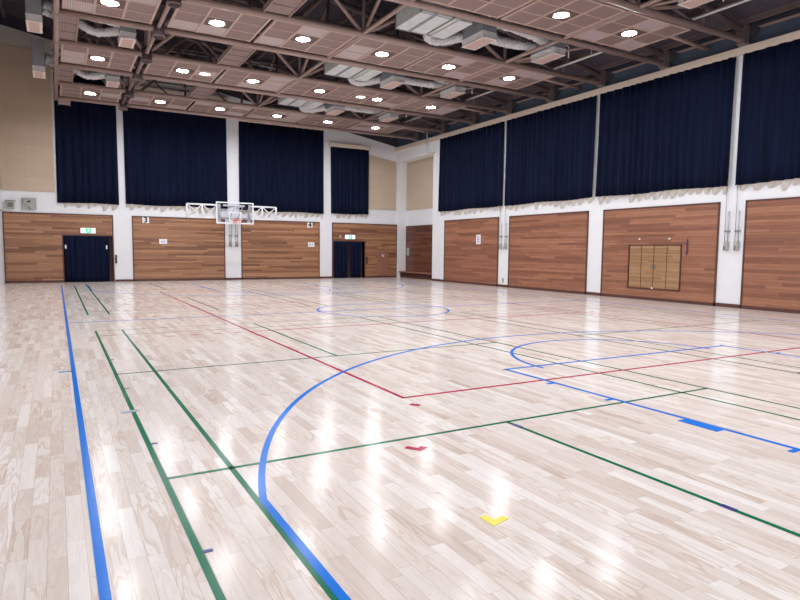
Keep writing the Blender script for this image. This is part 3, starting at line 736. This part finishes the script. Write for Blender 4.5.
for si, (ya_, yb_) in enumerate(strips):
    yc = (ya_+yb_)/2
    for ci, (a, c) in enumerate(cells):
        W = c-a; D = 2.0; xc = (a+c)/2
        t = thing('ceiling_panel_bay', 'brown ceiling panel grid, %s %s' % (CN[ci], SN[si]), 'ceiling panel', (xc, yc+.05, ZP), 'brown ceiling panel grids')
        fd, pm = protos[ci]
        o = bpy.data.objects.new('grid_frame', fd); COL.objects.link(o); o.parent = t
        for i in range(3):
            for j in range(3):
                if i == 1 and j == 1: k, nm = 'l', 'lamp_plate'
                else:
                    k = random.choices('abcd', (6, 2.2, 0, 0) if ci < 4 else (0, 0, 6, 2.6))[0]; nm = 'panel'
                o = bpy.data.objects.new(nm, pm[k]); COL.objects.link(o); o.parent = t; o.location = (-W/2+(i+.5)*W/3, -D/2+(j+.5)*D/3, 0)
        ceiling_light(xc-.03, yc+.05, 'bright round ceiling lamp, %s %s' % (CN[ci], SN[si]))
ceiling_light(4.72, 22.26, 'dim pinkish ceiling lamp beside a bright one, left of two', 'off', 'dim pinkish lamps')
ceiling_light(10.74, 22.26, 'dim pinkish ceiling lamp beside a bright one, right of two', 'off', 'dim pinkish lamps')
# bridge panels across the open bays
def bridge(x0, x1, y0, y1, n, lb, nm):
    W = x1-x0; t = thing(nm, lb, 'ceiling panel', ((x0+x1)/2, (y0+y1)/2, ZC+.02), 'bridge panels between strips'); L = y1-y0
    f = MB().box(-W/2-.03, -W/2, -L/2, L/2, -.03, .12).box(W/2, W/2+.03, -L/2, L/2, -.03, .12); f.build('side_rail', M['steel'], t)
    for i in range(n):
        a = -L/2+i*L/n
        MB().box(-W/2, W/2, a+.02, a+L/n-.02, .01, .05).build('panel', M['panel_b' if n == 2 else 'panel_a'], t)
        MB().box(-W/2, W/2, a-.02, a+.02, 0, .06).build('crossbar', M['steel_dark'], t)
for gi, (a, c) in enumerate(gaps):
    if gi: bridge(4.82, 5.46, a+.14, c-.14, 4, 'narrow four section bridge panel '+GN[gi]+', left of the ducts', 'bridge_panel')
    if gi > 1: bridge(.3, .7, a+.14, c-.14, 3, 'narrow bridge panel at the left end '+GN[gi], 'bridge_panel')
bridge(.3, .7, 28.75, 30.2, 2, 'narrow bridge panel at the left end, close to the far wall curtain', 'bridge_panel')

# ------------------------------------------------------------------ ducts in the open bays
def diffuser(x, y, zb, h, lb, w_=.24, l_=.5):
    t = thing('air_diffuser', lb, 'air diffuser', (x, y, zb), 'air diffusers')
    MB().bevbox(-w_, w_, -l_, l_, .15, h, .012).build('duct_box', M['galv_dark'], t)
    MB().add([(-w_+.03, -l_, .0), (w_-.03, -l_, 0), (w_-.03, l_, 0), (-w_+.03, l_, 0), (-w_-.01, -l_-.01, .17), (w_+.01, -l_-.01, .17), (w_+.01, l_+.01, .17), (-w_-.01, l_+.01, .17)],
             [(0, 1, 5, 4), (1, 2, 6, 5), (2, 3, 7, 6), (3, 0, 4, 7), (4, 5, 6, 7), (0, 3, 2, 1)]).build('hood', M['foil'], t)
    MB().box(-w_, w_, -l_-.02, l_+.02, -.02, .0).build('flange', M['flange'], t)
    MB().box(-w_+.06, w_-.06, -l_+.06, l_-.06, -.03, -.02).build('grille', M['grille'], t)
def flex(pts, r, lb):
    # corrugated hose through control points (Catmull-Rom)
    P = [Vector(p) for p in pts]; P = [2*P[0]-P[1]]+P+[2*P[-1]-P[-2]]; out = []
    for i in range(1, len(P)-2):
        n = max(6, int((P[i+1]-P[i]).length/.03))
        for k in range(n):
            u = k/n; a, b_, c, d_ = P[i-1], P[i], P[i+1], P[i+2]
            out.append(.5*((2*b_)+(c-a)*u+(2*a-5*b_+4*c-d_)*u*u+(3*b_-a-3*c+d_)*u**3))
    out.append(P[-2]); rnd = random.Random(int(pts[0][1]*100)); rad = [r*(1+.06*(i % 2)+rnd.uniform(-.14, .14)) for i in range(len(out))]
    tag(MB().tube(out, r, 12, rad=rad).build('flexible_duct', M['foil']), lb, 'duct', 'silver flexible ducts')
for gi, (a, c) in enumerate(gaps):
    y = (a+c)/2; g_ = GN[gi]
    diffuser(13.3, y-.1, 7.5, .52, 'pink grilled air diffuser, right one of a pair '+g_)
    if gi == 0: continue
    diffuser(10.68, y-.1, 7.5, .6, 'pink grilled air diffuser, beside the grey ducts '+g_)
    t = thing('air_duct', 'wide flat grey sheet metal duct '+g_, 'duct', (8.87, y, 7.72), 'sheet metal ducts')
    MB().bevbox(-.48, .46, -.76, .68, 0, .42, .012).build('duct_body', M['galv'], t)
    m = MB()
    for x in (-.1, -.04): m.box(x-.012, x+.012, -.765, .685, -.02, .43)
    m.build('seam', M['galv_dark'], t)
    for q in (-.72, .64): MB().box(-.5, .48, q, q+.04, -.012, .43).build('end_flange', M['metal'], t)
    t = thing('air_duct', 'narrow grey sheet metal duct right of the wide one '+g_, 'duct', (9.66, y-.1, 7.66), 'sheet metal ducts')
    MB().bevbox(-.17, .27, -.72, .66, 0, .28, .012).build('duct_body', M['galv'], t)
    for x in (-.22, -.27): MB().tube([(x, -.74, .05), (x, .62, .05)], .024, 8).build('side_pipe', M['pipe'], t)
    flex([(9.42, y+.6, 7.78), (9.55, y+.82, 7.72), (9.95, y+.86, 7.7), (10.5, y+.45, 7.8)], .13, 'silver hose curling from the grey ducts '+g_)
    flex([(10.95, y+.22, 8.0), (11.3, y+.38, 7.92), (12.2, y+.42, 7.9), (13.03, y+.2, 7.86)], .13, 'silver hose between the two diffusers, farther one '+g_)
    flex([(10.95, y-.3, 8.05), (11.3, y-.42, 8.02), (12.2, y-.38, 7.98), (13.03, y-.3, 7.88)], .13, 'silver hose between the two diffusers, nearer one '+g_)
    if gi >= 2:
        diffuser(1.97, y-.1, 7.48, .55, 'pink grilled air diffuser inside the left edge tube '+g_, .2, .42)
        diffuser(-.31, y-.45, 7.4, 1.05, 'tall grey air diffuser outside the left edge tube '+g_, .18, .45)
        flex([(-.14, y-.15, 7.98), (.25, y+.1, 7.95), (.75, y+.3, 7.92), (1.2, y+.25, 7.74), (1.8, y-.0, 7.8)], .12, 'silver hose behind the left edge tube, lower one '+g_)
        flex([(-.1, y-.5, 8.0), (.6, y-.35, 7.98), (1.2, y-.3, 7.95), (1.85, y-.3, 7.9)], .11, 'silver hose behind the left edge tube, upper one '+g_)
# pale lengthwise pipe on the right with drop hooks
t = thing('ceiling_pipe', 'pale pipe running lengthwise under the roof near the right wall', 'pipe', (15.25, 18, 7.92))
MB().tube([(0, -12.5, 0), (0, 11.3, 0)], .035, 10).build('pipe_run', M['pipe'], t)
for gi, (a, c) in enumerate(gaps):
    y = (a+c)/2-18
    MB().tube([(-1.68, y+.1, .18), (-.95, y+.1, .18), (-.9, y+.1, .13), (-.9, y+.1, -.2)], .02, 8).build('drop_pipe', M['pipe'], t)
    MB().tube([(0, y, 0), (0, y, .5)], .012, 6).build('hanger', M['pipe'], t)

# ------------------------------------------------------------------ light
def area(x, y):
    l = bpy.data.lights.new('hall_lamp', 'AREA'); l.shape = 'DISK'; l.size = .36; l.energy = 37; l.color = (.965, .99, 1.045)
    o = bpy.data.objects.new('hall_lamp', l); COL.objects.link(o); o.location = (x, y, 7.6)
for y in (6.75, 1.55):                      # the same rows of lamps carry on over and behind the camera
    for a, c in cells: area((a+c)/2, y)
W = bpy.data.worlds.new('hall_air'); S.world = W; W.use_nodes = True
W.node_tree.nodes['Background'].inputs[0].default_value = (0, 0, 0, 1)

# ------------------------------------------------------------------ camera
cam = bpy.data.cameras.new('camera'); co = bpy.data.objects.new('camera', cam); COL.objects.link(co)
yaw, pit, rol, F = .516, -.0824, .0097, 605.23
cyw, syw, cp, sp = math.cos(yaw), math.sin(yaw), math.cos(pit), math.sin(pit)
fw = Vector((syw*cp, cyw*cp, sp)); rt = Vector((cyw, -syw, 0)); up = rt.cross(fw)
r2 = rt*math.cos(rol)+up*math.sin(rol); u2 = up*math.cos(rol)-rt*math.sin(rol)
mm = Matrix.Identity(4)
for i in range(3): mm[i][0], mm[i][1], mm[i][2] = r2[i], u2[i], -fw[i]
mm.translation = Vector((0, 0, 1.6)); co.matrix_world = mm
cam.sensor_width = 36; cam.lens = F/800*36; cam.clip_end = 200
S.camera = co
S.view_settings.view_transform = 'Standard'; S.view_settings.look = 'None'; S.view_settings.gamma = 1; S.view_settings.use_curve_mapping = False
S.view_settings.exposure = 1.2
S.cycles.max_bounces = 10; S.cycles.diffuse_bounces = 6; S.cycles.use_denoising = True; S.cycles.sample_clamp_indirect = 8
